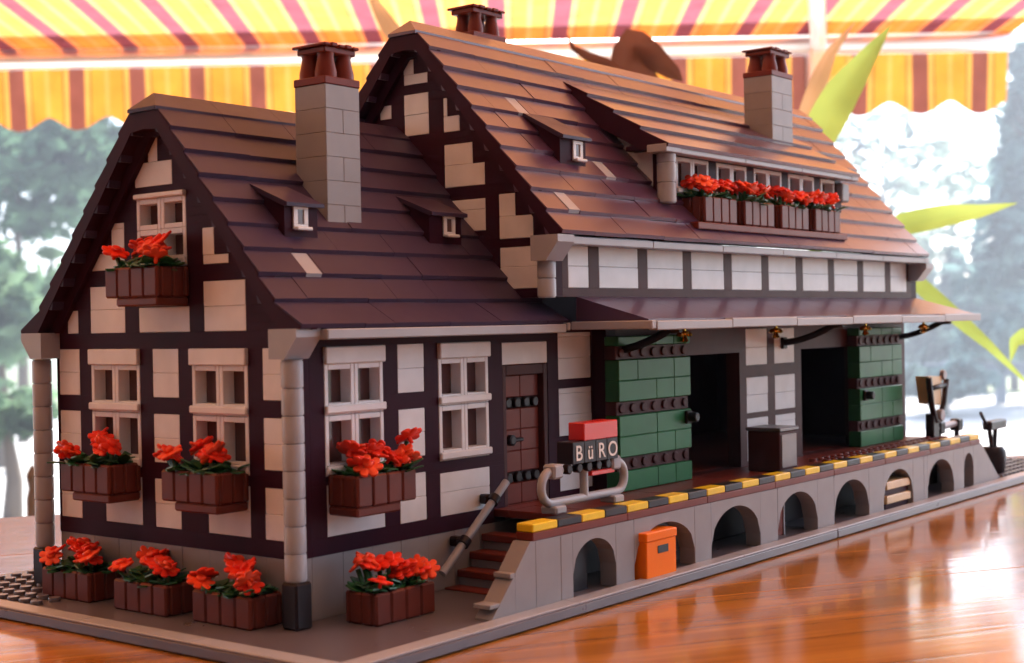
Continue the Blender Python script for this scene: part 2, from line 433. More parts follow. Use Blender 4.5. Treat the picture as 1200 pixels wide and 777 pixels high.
# gutters and down pipes
def gutter_end(mb, x0, x1, y, z, s):              # s=-1: overhangs towards -y
    mb.prism([(y-s*.3, z), (y+s*1.5, z), (y+s*1.5, z-.38), (y+s*.7, z-1.35), (y-s*.3, z-1.35)], 0, x0, x1)
def pipe(mb, x, y, z0, z1, h=1.225, r=.5):
    z = z0
    while z < z1-.05:
        t = min(z+h, z1)
        mb.lathe((x, y, z), (0, 0, 1), [(r*.9, 0), (r*.9, .06), (r, .075), (r, t-z-.03), (r*.97, t-z-.005)], 20); z = t
gt = MB()
gt.box(.35, 18.4, -1.95, -1.1, 12.86, 13.33, .05); gutter_end(gt, -1.15, .35, 0, 13.37, -1)
part('gutter', gt, GREY, H1); gt = MB(); gt.box(.35, 17, 19.1, 19.95, 12.86, 13.33, .05); gutter_end(gt, -1.15, .35, 18, 13.37, 1)
part('gutter', gt, GREY, H1)
soffit = MB(); soffit.box(.36, 18.3, -1.08, -.005, 12.95, 13.22, .02); part('soffit', soffit, TIMBER, H1)
for y in (-.55, 18.55):
    pp = MB(); pipe(pp, -.55, y, 2.12, 12.0)
    dp = part('drain_pipe', pp, GREY, H1)
    pb = MB(); pb.box(-1.03, -.01, y-.5, y+.5, 0.003, 2.1, .1)
    part('pipe_base', pb, BLACK, dp)
# chimney
def chimney(parent, x0, x1, y0, y1, zb, zt, n=2, flash=None):
    mb = MB()
    for i, z in enumerate([zt-1.2*k for k in range(int((zt-zb)/1.2)+1)]):
        lo = max(z-1.2, zb)
        if z-lo < .1: continue
        xm = x0+(x1-x0)*(.5 if i % 2 else .999)
        mb.box(x0, xm, y0, y1, lo, z, .03)
        if xm < x1-.1: mb.box(xm, x1, y0, y1, lo, z, .03)
    o = part('chimney', mb, STONE, parent)
    cp = MB(); e_ = .04
    cp.box(x0-e_, x1+e_, y0-e_, y1+e_, zt+.003, zt+.4, .04)
    w, d = (x1-x0)/n, (y1-y0)/2
    for i in range(n):
        for j in range(2):
            cx, cy = x0+(i+.5)*w, y0+(j+.5)*d; r = min(w, d)*.52
            cp.lathe((cx, cy, zt+.4), (0, 0, 1), [(r*.98, 0), (r*.98, .3), (r*.78, .8), (r*.72, 1.05), (r*.8, 1.25)], 14)
    cp.box(x0+.1, x1-.1, y0+.1, y1-.1, zt+1.6, zt+1.9, .05)
    for i in range(5):
        cp.box(x0-.06+i*(x1-x0+.12)/5, x0-.06+(i+.8)*(x1-x0+.12)/5, y0-.1, y1+.1, zt+1.903, zt+2.05+.05*(i % 2), .04)
    part('chimney_cap', cp, BROWN, o)
    return o
chimney(H1, 5.65, 8.05, 3.3, 5.5, 17.5, 25.5)
# shed dormers
def shed_dormer(parent, x0, x1, yf, zf, zt, yb, zbk, wx):
    body = MB(); body.prism([(yf, zf-.6), (yf, zt-.12), (yb, zbk-.12), (yb, zbk-1.5)], 0, x0+.15, x1-.15)
    o = part('dormer', body, TIMBER, parent)
    rf = MB(); rf.prism([(yf-.35, zt-.1), (yf-.35, zt-.28), (yf-.1, zt-.28), (yb, zbk-.2), (yb, zbk+.02)], 0, x0, x1)
    part('dormer_roof', rf, ROOF, o)
    w = MB(); a, b_ = wx, wx+.95
    w.box(a, b_, yf-.12, yf-.004, zf+.05, zf+.3, .02); w.box(a, b_, yf-.12, yf-.004, zf+1.0, zf+1.2, .02)
    w.box(a, a+.27, yf-.12, yf-.004, zf+.3, zf+1.0, .02); w.box(b_-.27, b_, yf-.12, yf-.004, zf+.3, zf+1.0, .02)
    w.box(a-.03, b_+.03, yf-.42, yf-.125, zf+.0, zf+.16, .04)
    f = part('window', w, WHITE, o)
    g_ = MB(); g_.box(a+.27, b_-.27, yf-.05, yf-.004, zf+.3, zf+1.0, 0); part('pane', g_, GLASS, f)
shed_dormer(H1, 1.95, 4.4, 2.6, 18.05, 19.45, 4.9, 20.4, 2.6)
shed_dormer(H1, 12.3, 15.2, 2.6, 18.1, 19.5, 4.9, 20.4, 13.5)
# house door
dr = MB()
for k in range(7):
    if k in (1, 5): continue
dz = Z0+.7
rows = [(dz, dz+1.15, 0), (dz+1.15, dz+1.75, 1), (dz+1.75, dz+2.9, 0), (dz+2.9, dz+4.05, 0), (dz+4.05, dz+5.2, 0), (dz+5.2, dz+5.8, 1), (dz+5.8, dz+7.0, 0)]
hbs = []
for z0, z1, s in rows:
    if not s:
        dr.box(15.55, 17.1, .35, .9, z0, z1, .05); dr.box(17.1, 18.75, .35, .9, z0, z1, .05)
    else:
        hb = MB(); hbs.append(hb); hb.box(15.55, 18.75, .45, .9, z0, z1, .04)
        for i in range(4): hb.lathe((15.95+i*.8, .45, (z0+z1)/2), (0, -1, 0), [(.27, 0), (.27, .2), (.22, .24)], 12)
dr.box(15.2, 19.15, .05, 1, Z0, dz, .04)
D1 = part('door', dr, BROWN, H1, 'brown plank house door')
for hb in hbs: part('hinge_band', hb, BLACK, D1)
hd = MB(); hd.lathe((16.1, .35, dz+3.5), (0, -1, 0), [(.3, 0), (.3, .25), (.2, .3)], 12); hd.box(15.8, 17.1, .1, .33, dz+3.4, dz+3.6, .05)
part('handle', hd, BLACK, D1)
df = MB(); df.box(15.16, 15.5, .02, .95, dz, 11.18, .04); df.box(18.8, 19.18, .02, .95, dz, 11.18, .04); df.box(15.5, 18.8, .02, .95, dz+7.02, 11.18, .04)
part('door_frame', df, TIMBER2, D1)

# ================================================================== GOODS SHED (long house behind)
H2 = thing('goods_shed', 'long half-timbered goods shed with red lit roof and flowered dormer', 'goods shed', (17, 0, 0))
wm, tm, tm2 = MB(), MB(), MB()
RY = 7.45
uw = [(18.55, 20.5, 15.3, 17.62)] + [(21.5+5*k, 25.5+5*k, 15.3, 17.62) for k in range(8)] + [(61.5, 64.6, 15.3, 17.62)]
wall_fill(1, -2, 1, uw, [], lambda z: (18, 65.6), (14.8, 17.85), wm, tm2, 40)
g2w = [(7.6, 8.4, 27.9, 28.75), (6.55, 8.4, 27.3, 27.9), (6.5, 8.4, 24.35, 26.75), (9.4, 10.3, 25.5, 26.3), (4.2, 5.4, 24.3, 25.2), (5.1, 5.4, 25.2, 26.25),
       (3.3, 5.4, 22.4, 23.6), (2.45, 5.4, 21.15, 22.4), (2.45, 5.4, 18.6, 20.4), (0.35, 1.5, 19.3, 20.55), (-.85, 1.5, 18.05, 19.3), (-1.1, 1.5, 15.3, 17.6)]
def b2(z):
    if z < 14.8: return (1.05, 16.9)
    if z < 17.9: return (-2, 16.9)
    d = max(.4, 10.0-(z-18.2)/1.2-.62); return (RY-d, RY+d)
part('plaster_panel', wm, WHITE, H2); wm = MB()
wall_fill(0, 17, 1, g2w, [], b2, [9.0, 14.8, 17.9]+[17.9+.4*k for k in range(1, 30)], wm, tm, 60)
part('plaster_panel', wm, WHITE, H2); wm = MB()
# ground floor wall between and beside the two openings
WY = -1.0
lw = []
for a0, a1 in ((40.0, 43.0), (44.0, 47.0)):
    lw += [(a0, a1, 3.9, 6.75), (a0, a1, 7.1, 9.5), (a0, a1, 10.3, 12.75)]
lw += [(63.6, 65.3, 4.0, 6.3), (63.6, 65.3, 6.9, 9.1), (63.6, 65.3, 9.9, 12.4)]
ho = [(32.2, 39.1, 3.6, 11.2), (48.0, 57.2, 3.6, 11.2)]
wall_fill(1, WY, 1, lw, ho, lambda z: (24.5, 66.4), (3.25, 14.79), wm, tm2, 80)
tm.box(65.6, 66.6, -1.99, 16.9, 12.9, 17.9, .03); tm.box(65.4, 66.4, .01, 16.9, 3.2, 12.88, .03)
tm.box(18, 65.5, 15.9, 16.9, 3.2, 17.9, .03); tm.box(23.5, 24.49, -.99, 0, 3.25, 13, .03)
part('plaster_panel', wm, WHITE, H2); part('gable_timber', tm, TIMBER, H2); part('timber_frame', tm2, TIMBER2, H2)
fl = MB(); fl.box(24.6, 65.3, .01, 15.8, 3.25, 3.6, .03); part('floor', fl, BROWN, H2)
flr = MB(); flr.box(18.1, 65.5, -.9, 15.8, 13.0, 13.4, .03); part('upper_floor', flr, TIMBER, H2)
RF2 = gable_roof(RY, 30.1, 10, 16.0, 65.6, 1.0, H2, .95, 11, .8, stray=((3, 20.2), (9-1, 18.0), (6, 24.6)), mat=ROOFG)
verge(H2, RY, 30.1, 10, .95, 15.97, 16.994, 1.0, TIMBER); verge(H2, RY, 30.1, 10, .95, 64.7, 65.63, 1.0, TIMBER)
gt = MB()
x = 17.1
while x < 65.9:
    gt.box(x, min(x+8, 66.0)-.01, -3.35, -2.5, 17.56, 18.0, .05); x += 8
gutter_end(gt, 15.6, 17.1, -2.0, 18.05, -1); gutter_end(gt, 65.0, 66.4, -2.02, 17.55, -1)
part('gutter', gt, GREY, H2)
so = MB(); so.box(17.2, 65.5, -2.48, -2.005, 17.66, 17.9, .02); part('soffit', so, TIMBER, H2)
pp = MB(); pipe(pp, 16.45, -2.1, 14.75, 16.72, 1.0); part('drain_pipe', pp, GREY, H2)
# canopy over the dock
cx0, cx1, cyf = 19.2, 66.6, -6.7
cn = MB()
x = cx0
while x < cx1-.01:
    xe = min(x+6, cx1)
    cn.prism([(-2.02, 14.82), (cyf, 13.52), (cyf, 13.28), (-2.02, 13.28)], 0, x+.008, xe-.008); x = xe
CN = part('canopy', cn, ROOFG, H2)
ce = MB(); x = cx0
while x < cx1-.01:
    xe = min(x+8, cx1); h = .08*((x-cx0)//8 % 2)
    ce.box(x, xe-.01, cyf-.55, cyf-.004, 12.93+h*.3, 13.42+h, .05); x = xe
ce.box(cx0-.45, cx0-.004, cyf-.5, -1.97, 13.0, 13.45, .05)
ce.box(18.45, cx0-.46, -2.0, -1.5, 12.98, 13.4, .05)
part('canopy_gutter', ce, GREY, CN)
cu = MB(); cu.box(cx0, cx1-.3, cyf, WY-.005, 13.0, 13.27, .03); part('canopy_soffit', cu, TIMBER2, CN)
for X in (24.2, 45.2, 64.5):
    bk = MB(); pts = [(X, WY-.15, 11.7)]
    pts += [(X, WY-.3-3.6*t, 11.75+1.15*(t**1.6)) for t in (0, .2, .4, .6, .8, 1)] + [(X, WY-4.6, 12.95)]
    bk.tube(pts, .24, 8); bk.box(X-.3, X+.3, WY-.25, WY-.01, 11.3, 12.1, .05)
    part('canopy_bracket', bk, BLACK, H2)
for X, Y in ((30.2, -2.2), (42.0, -2.2), (53.6, -3.4), (62.5, -4.2)):
    lp = MB()
    lp.lathe((X, Y, 12.99), (0, 0, -1), [(.1, 0), (.1, .22), (.28, .28), (.3, .38), (.12, .46), (.16, .62), (.27, .84), (.08, .94)], 14)
    for s in (-1, 1): lp.lathe((X+s*.55, Y, 12.58), (0, 0, -1), [(.05, -.15), (.2, .0), (.22, .12), (.08, .18)], 10); lp.cyl((X, Y, 12.58), (X+s*.55, Y, 12.58), .06, 8)
    part('canopy_lamp', lp, BRASS, H2)
# big sliding doors
def shed_door(x0, x1, label, knob):
    mb, bds = MB(), []; y0, y1 = WY-1.0, WY-.01
    z = 3.64; pat = [1.16, .8, 1.2, 1.2, .8, 1.2, 1.2, .8, .55]
    for h in pat:
        if abs(h-.8) < .01:
            bd = MB(); bds.append(bd); bd.box(x0, x1, y0+.22, y1, z, z+h, .04)
            n = int(x1-x0)
            for i in range(n): bd.lathe((x0+.5+i*(x1-x0-1)/(n-1), y0+.22, z+h/2), (0, -1, 0), [(.27, 0), (.27, .1), (.22, .13)], 12)
        else:
            k = x0; r = random.Random(int(z*10))
            while k < x1-.01:
                e_ = min(k+r.choice((2, 4, 4)), x1); mb.box(k, e_, y0, y1, z, z+h, .05); k = e_
        z += h
    o = part('sliding_door', mb, GREEN, H2, label)
    for bd in bds: part('hinge_band', bd, TIMBER2, o)
    kb = MB(); kb.box(knob-.35, knob+.35, y0-.2, y0-.003, 7.1, 7.9, .08); kb.lathe((knob, y0-.2, 7.5), (0, -1, 0), [(.3, 0), (.3, .5), (.22, .55)], 12)
    part('handle', kb, BLACK, o)
shed_door(23.3, 31.2, 'near green plank door slid open', 30.7)
shed_door(55.6, 63.5, 'far green plank door slid open', 56.4)
# long flowered dormer
DX0, DX1 = 28.3, 55.2
dr_ = MB(); x = DX0; r = random.Random(5)
ys = [(5.25, 28.55)]
for k in range(4):
    ytop, ztop = 5.25-1.93*k, 28.6-1.2*k
    poly = [(ytop+.2, ztop-.05), (ytop, ztop), (ytop-1.98, ztop-1.0), (ytop-1.88, ztop-1.2), (ytop-.2, ztop-1.2), (ytop+.2, ztop-.6)]
    x = DX0
    while x < DX1-.01:
        xe = min(x+r.choice((3, 4, 4)), DX1)
        if DX1-xe < 1: xe = DX1
        dr_.prism(poly, 0, x+.008, xe-.008); x = xe
DM = part('dormer', MB() if 0 else dr_, ROOFG, H2, 'wide dormer lit red, with a row of windows')
ckt = MB()
for X0 in (29.5, 54.0):
    ck = MB()
    ck.box(X0, X0+.9, -.6, .95, 20.9, 23.9, .04); ck.box(X0, X0+.9, .95, 2.2, 22.0, 24.85, .04)
    part('cheek', ck, WHITE, DM)
    ckt.prism([(-1.0, 21.0), (-1.0, 23.95), (-.61, 24.0), (-.61, 21.0)], 0, X0, X0+1)
    ckt.prism([(-.6, 23.91), (5.0, 27.3), (5.0, 27.9), (-.6, 24.3)], 0, X0, X0+.9)
    ckt.prism([(2.21, 23.5), (5, 27), (5, 27.29), (2.21, 25.4)], 0, X0, X0+.9)
    ckt.box(X0-1.15, X0-.005, -1.9, .6, 23.75, 24.05, .03)
ckt.prism([(-2.0, 23.78), (5.0, 27.6), (5.0, 28.3), (-2.0, 24.05)], 0, DX0+.05, DX0+1.15)
ckt.box(30.5, 54.0, -.98, 0, 20.2, 21.2, .03)
for k in range(6): ckt.box(30.5+5*k, 31.5+5*k, -1.0, 0, 21.2, 23.6, .03) if 30.5+5*k < 54 else None
o_ = []
for k in range(4):
    yt, zt_ = 5.25-1.93*k, 28.6-1.2*k
    o_ += [(yt-.02, zt_-.02), (yt-1.97, zt_-1.02), (yt-1.9, zt_-1.19)]
ckt.prism(o_+[(-2.3, 23.72), (-.6, 23.72), (5.6, 27.2), (5.6, 28.5)], 0, DX0-.06, DX0-.004)
part('dormer_timber', ckt, TIMBER, DM)
for k in range(4):
    window(DM, 1, -1, 31.5+5*k, 35.5+5*k, 21.21, 23.58, True, 0)
window(DM, 1, -1, 51.6, 53.9, 21.21, 23.58, False, 0)
dg = MB(); x = 30.0
while x < DX1:
    dg.box(x, min(x+8, DX1)-.01, -2.35, -1.6, 23.5, 23.93, .05); x += 8
dg.box(28.2, 29.98, -2.4, -1.0, 23.5, 24.0, .05)
part('gutter', dg, GREY, DM)
pp = MB(); pipe(pp, 29.3, -1.7, 20.5, 23.49, 1.2, .58); part('drain_pipe', pp, GREY, DM)
pp = MB(); pp.box(54.2, 55.4, -1.5, -.4, 22.0, 23.4, .1); part('drain_outlet', pp, STONE, DM)
sh = MB(); sh.box(30.6, 51.5, -3.1, -1.01, 18.95, 19.38, .05); part('box_shelf', sh, BROWN, DM)
shed_dormer(H2, 20.6, 23.4, 0, 22.6, 24.1, 2.7, 25.6, 21.9)
ch2 = chimney(H2, 48.9, 52.1, 1.4, 3.7, 24.5, 31.1)
fb = MB(); fb.prism([(-.6, 24.55), (-.6, 24.8), (1.38, 26.05), (1.38, 25.8)], 0, 47.6, 52.4); part('flashing', fb, GREY, ch2)
chimney(H2, 24.2, 27.4, 9.0, 11.0, 26.5, 31.3, 2)

# ================================================================== LOADING DOCK
DK = thing('loading_dock', 'long grey brick loading dock with arched niches and striped edge', 'loading dock', (8.4, -7, 0))
PY = -7.0
ARCH = [(11.6, 15.3, 1.2), (17.0, 23.0, .9), (24.8, 30.5, .75), (32.7, 38.0, .75), (40.4, 45.7, .75), (48.1, 53.2, .75), (55.9, 61.0, .75), (63.1, 65.1, 1.5)]
wl = MB(); zt = 3.22; x = 8.6
def pier(a, b):
    if b-a < .05: return
    z = 0.003
    wl.box(a+.004, b-.004, PY+rnd.uniform(-.012, .012), PY+1, z, zt, .03)
for (a, b, zs) in ARCH:
    k = x
    while k < a-.01:
        e_ = min(k+2, a)
        if a-e_ < .6: e_ = a
        pier(k, e_); k = e_
    x = b; n = 16; ztop = 2.72
    for i in range(n):
        t0, t1 = i/n, (i+1)/n
        f_ = lambda t: zs + (ztop-zs)*math.sqrt(max(0, 1-(2*t-1)**2))
        wl.prism([(a+(b-a)*t0, f_(t0)), (a+(b-a)*t1, f_(t1)), (a+(b-a)*t1, zt), (a+(b-a)*t0, zt)], 1, PY+.0, PY+1)
pier(65.1, 66.4)
wl.prism([(66.4, .003), (66.4, zt), (66.9, zt), (70.6, .35), (70.6, .003)], 1, PY, PY+1)          # ramp wall, right
wl.prism([(8.6, .003), (8.6, zt), (8.2, zt), (7.05, 1.95), (7.05, .003)], 1, PY+.0, PY+1)           # stair wing, left
wl.prism([(7.04, .003), (7.04, 1.75), (6.9, 1.75), (5.3, .1), (5.3, .003)], 1, PY+.0, PY+1)
wl.box(6.7, 7.9, PY+.02, PY+1.02, 1.72, 1.96, .03)
wl.box(5.2, 6.0, PY+.02, PY+1.02, .55, .75, .03)
WL = part('arched_wall', wl, STONE, DK)
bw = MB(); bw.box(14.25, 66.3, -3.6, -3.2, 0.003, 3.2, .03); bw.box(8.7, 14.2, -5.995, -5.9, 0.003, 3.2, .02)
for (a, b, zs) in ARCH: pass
part('niche_shade', bw, BLACK, DK)  # black colour stands in for the shade inside the niches
for X in (9.2, 66.0): pass
fl = MB()
k = 8.4
while k < 66.5:
    e_ = min(k+8, 66.6)
    fl.box(k, e_-.01, PY-.03, -6.0, zt+.004, 3.62, .04)
    if k > 13: fl.box(k, e_-.01, -5.99, WY-.01, zt+.004, 3.62, .03)
    k = e_
fl.box(14.2, 16.39, -5.99, WY-.01, zt+.004, 3.615, .03); fl.box(14.2, 24.4, WY+.0, -.01, zt+.005, 3.61, .03)
studs(fl, fr_(44, 66), [-5.5, -4.5, -3.5], 3.62)
part('dock_floor', fl, BROWN, DK)
k = 8.4; i = 0; yl, dk = MB(), MB()
while k < 66.3:
    e_ = min(k+2, 66.5)
    (yl if i % 2 == 0 else dk).box(k+.01, e_-.01, PY-.02, PY+.96, 3.625, 4.02, .05); k = e_; i += 1
part('yellow_edge_tile', yl, YELLOW, DK); part('dark_edge_tile', dk, BLACK, DK)
st = MB(); sr = MB()
for k, (X, z) in enumerate(((13.1, 2.45), (12.1, 1.65), (11.1, .87))):
    st.box(X, X+1.15, -5.88, -.01, z-.36, z, .04)
    sr.box(X+.15, 14.2, -5.87, -.012, z-.8, z-.365, .03)
st.box(10.1, 11.2, -5.88, -.01, .003, .1, .04)
STP = part('stair_tread', st, BROWN, DK); part('stair_riser', sr, STONE, DK)
hr = MB(); hr.cyl((9.0, -.85, 1.05), (14.25, -.85, 5.1), .21, 14); HR = part('handrail', hr, GREY, DK)
hc = MB()
for X, z in ((10.75, 2.4), (13.2, 4.28)):
    hc.box(X-.25, X+.25, -.6, -.01, z-.25, z+.25, .08); hc.lathe((X-.16, -.85, z-.12), (1, 0, .77), [(.32, 0), (.32, .4)], 14)
part('rail_clip', hc, BLACK, HR)

# ================================================================== SIGN
SG = thing('office_sign', 'black office sign with white letters on grey tube stand with red brick on top', 'sign', (14.6, -6.2, 4.0))
YS = -5.6
tb_ = MB(); R2 = .75; X0, X1, Za, Zb = 11.0, 18.25, 4.55, 6.1
pts = []
for cx, cz, a0 in ((X1-R2, Zb-R2, 90), (X1-R2, Za+R2, 0), (X0+R2, Za+R2, -90), (X0+R2, Zb-R2, -180)):
    for q in range(7):
        a = math.radians(a0-15*q); pts.append((cx+R2*math.cos(a), YS, cz+R2*math.sin(a)))
pts.append((12.6, YS, Zb))
pts = [(17.0, YS, Zb)] + pts
tb_.tube(pts, .225, 12); tb_.cyl((14.6, YS, Za), (14.6, YS, 6.3), .225, 12)
part('tube_stand', tb_, GREY, SG)
for X in (12.0, 17.1):
    cl = MB(); cl.box(X-.4, X+.4, YS-.38, YS+.38, 5.74, 6.45, .1); part('stand_clip', cl, GREY, SG)
    cl = MB(); cl.box(X-.45, X+.45, YS-.5, YS+.5, 4.023, 4.42, .08); part('stand_foot', cl, GREY, SG)
bb = MB()
for i in range(4): bb.box(13+i, 14+i-.005, YS-.5, YS+.5, 6.35, 7.45, .03)
for i in range(5): bb.lathe((12.9+i*.85, YS-.05, 6.12), (0, -1, 0), [(.25, 0), (.25, .3), (.2, .34)], 12)
part('sign_board', bb, BLACK, SG)
rb = MB(); rb.box(14.0, 17, YS-.5, YS+.5, 7.453, 8.35, .04); rb.box(14.9, 17.0, YS-.28, YS+.3, 5.6, 5.85, .04)
part('red_brick', rb, RED, SG)
for i, (ch, sz, dz_) in enumerate((('B', 1.08, 0), ('ü', 1.02, 0.0), ('R', 1.08, 0), ('O', 1.08, 0))):
    cu_ = bpy.data.curves.new('letter', 'FONT'); cu_.body = ch; cu_.size = sz*S; cu_.extrude = .012*S; cu_.align_x = 'CENTER'
    cu_.offset = .008*S
    tmp = bpy.data.objects.new('letter_shape', cu_); me = bpy.data.meshes.new_from_object(tmp); bpy.data.objects.remove(tmp); bpy.data.curves.remove(cu_)
    me.materials.clear(); me.materials.append(LETTER); o = bpy.data.objects.new('letter', me); COL.objects.link(o)
    o.parent = SG; o.rotation_euler = (math.pi/2, 0, 0); o.location = (Vector((13.5+i, YS-.515, 6.52+dz_))-ORG[SG.name])*S

# ================================================================== LOOSE ITEMS ON AND UNDER THE DOCK
oc = thing('orange_crate', 'bright orange lidded crate with a black grip slot standing in an arch', 'crate', (19, -6.6, 0))
mb = MB(); mb.box(17.45, 20.35, -7.45, -5.7, .005, 1.98, .05); part('crate_body', mb, ORANGE, oc)
mb = MB(); mb.box(17.4, 20.4, -7.5, -5.65, 1.985, 2.46, .06); part('lid', mb, ORANGE, oc)
mb = MB(); mb.box(18.5, 19.5, -7.49, -7.455, 1.3, 1.7, .01); part('grip_slot', mb, BLACK, oc)
tc_ = thing('plank_stack', 'tan planks stacked in the far arch below the dock', 'plank stack', (51, -6.3, 0))
mb = MB()
for i in range(2): mb.box(48.9, 53.0, -6.9, -5.2, .4+.98*i, .95+.98*i, .05)
part('plank', mb, TAN, tc_); mb = MB(); mb.box(48.9, 53.0, -6.7, -5.3, .953, 1.375, .03); mb.box(49, 53, -6.7, -5.3, .004, .395, .03)
part('spacer', mb, TIMBER, tc_)
bt = thing('brown_board', 'reddish brown board leaning inside the middle arch', 'board', (35, -5.8, 0))
mb = MB(); mb.prism([(33.0, .005), (35.6, .005), (35.6, 2.5), (34.6, 2.6), (33.0, 1.6)], 1, -5.9, -5.5); part('board_face', mb, BROWN, bt)
mb = MB(); mb.box(35.4, 35.55, -5.98, -5.9, .005, 2.55, .02); part('edge_strip', mb, GREY, bt)
cr_ = thing('freight_crate', 'dark grey freight crate against the wall between the green doors', 'crate', (38, -4, 3.62))
mb = MB(); mb.box(37.1, 39.5, -4.9, -2.6, 3.63, 6.2, .05); part('crate_body', mb, TIMBER2, cr_)
mb = MB(); mb.box(37.0, 39.6, -5.0, -2.5, 6.203, 6.45, .05); part('lid', mb, PLATE, cr_)
mb = MB(); mb.box(37.3, 39.3, -4.96, -4.903, 3.9, 6.0, .02); part('front_panel', mb, STONE, cr_)
# tilted hand barrow near the far corner
hb_ = thing('hand_barrow', 'tan hand barrow with black frame tipped up beyond the far green door', 'barrow', (66, -3, 3.6))
mb = MB(); mb.prism([(65.2, 6.4), (64.6, 8.6), (67.4, 8.5), (67.0, 6.2)], 1, -3.7, -2.6); part('tray', mb, TAN, hb_)
mb = MB(); mb.tube([(64.5, -3.75, 8.5), (64.9, -3.8, 6.2), (65.6, -3.8, 5.0), (66.4, -3.8, 5.0), (67.4, -3.8, 6.3), (68.1, -3.8, 8.2)], .24, 8)
mb.tube([(64.5, -3.75, 7.6), (68.2, -3.8, 7.8)], .2, 8); mb.box(65.0, 66.2, -3.9, -3.2, 3.64, 5.6, .08); part('frame', mb, BLACK, hb_)
mb = MB(); mb.lathe((66.5, -4.1, 5.4), (0, 1, 0), [(.45, 0), (.5, .1), (.5, .45), (.45, .55)], 16); mb.lathe((67.6, -3.9, 8.6), (0, 1, 0), [(.35, 0), (.4, .1), (.4, .35)], 14); part('wheel', mb, GREY, hb_)
mb = MB(); mb.box(66.2, 67.1, -3.5, -2.7, 3.63, 4.9, .08); part('foot', mb, BROWN, hb_)
# black hand pump past the end of the dock
hp = thing('hand_pump', 'black hand pump with crossbar past the far end of the dock', 'pump', (74.5, -5.4, 0))
mb = MB(); mb.lathe((74.6, -5.2, .003), (0, 0, 1), [(.75, 0), (.9, .25), (1.05, 1.2), (1.05, 1.9), (.8, 2.3)], 16); part('barrel', mb, BLACK, hp)
mb = MB(); mb.cyl((74.3, -5.2, 2.2), (73.7, -5.2, 3.9), .2, 8); mb.cyl((74.9, -5.2, 2.2), (75.2, -5.2, 3.9), .2, 8); mb.box(73.2, 76.9, -5.6, -4.8, 3.75, 4.5, .1); part('crossbar', mb, BLACK, hp)
mb = MB(); mb.cyl((73.4, -5.2, 4.0), (71.8, -5.2, 5.3), .14, 8); part('lever', mb, BLACK, hp)
rl = thing('ramp_rail', 'low grey rail with black clips along the ramp beyond the dock', 'rail', (69, -3, 3.6))
mb = MB(); mb.cyl((66.8, -3, 4.2), (72.3, -3, 4.4), .28, 10); part('bar', mb, GREY, rl)
mb = MB()
for X in (68.3, 72.2): mb.box(X-.5, X+.5, -3.4, -2.6, 3.75, 4.75, .1); mb.cyl((X, -3, .003), (X, -3, 3.8), .22, 8)
part('rail_clip', mb, BLACK, rl)
rp = MB(); rp.prism([(66.45, zt), (66.9, zt), (70.6, .35), (70.6, .003), (66.45, .003)], 1, PY+1.01, -1.5); part('ramp', rp, STONE, DK)

# ================================================================== FLOWER BOXES
def flower_mesh(seed):
    r = random.Random(seed); mb = MB(); n = 7
    c = Vector((0, 0, .18)); vs = [(0, 0, .12)]; K = n*6
    rings = []
    for f in (.35, .7, .95, 1.0):
        ring = []
        for i in range(K):
            a = 2*math.pi*i/K; lob = abs(math.cos(a*n/2))**.55
            rad = .86*f*(.62+.38*lob) if f > .4 else .3
            z = .12 - .10*f*f*(1-lob*.4) + (.04 if f > .9 else 0)*math.sin(a*3+seed)
            ring.append((rad*math.cos(a), rad*math.sin(a), z))
        rings.append(ring)
    vs = [p for g_ in rings for p in g_]; fs = []
    for k in range(3):
        for i in range(K):
            j = (i+1) % K; fs.append((k*K+i, k*K+j, (k+1)*K+j, (k+1)*K+i))
    o = len(vs); vs += [(x, y, z-.13) for x, y, z in rings[-1]]
    for i in range(K):
        j = (i+1) % K; fs.append((3*K+i, 3*K+j, o+j, o+i))
    fs.append([o+i for i in range(K)][::-1]); fs.append(list(range(K)))
    mb.add(vs, fs, True)
    mb.lathe((0, 0, .1), (0, 0, 1), [(.30, 0), (.30, .18), (.24, .24)], 12)
    mb.lathe((0, 0, -.5), (0, 0, 1), [(.12, 0), (.14, .5)], 8)
    me = mb.mesh('flower', (0, 0, 0)); me.materials.append(PETAL if seed < 2 else PETAL2); return me
FM = [flower_mesh(k) for k in range(3)]
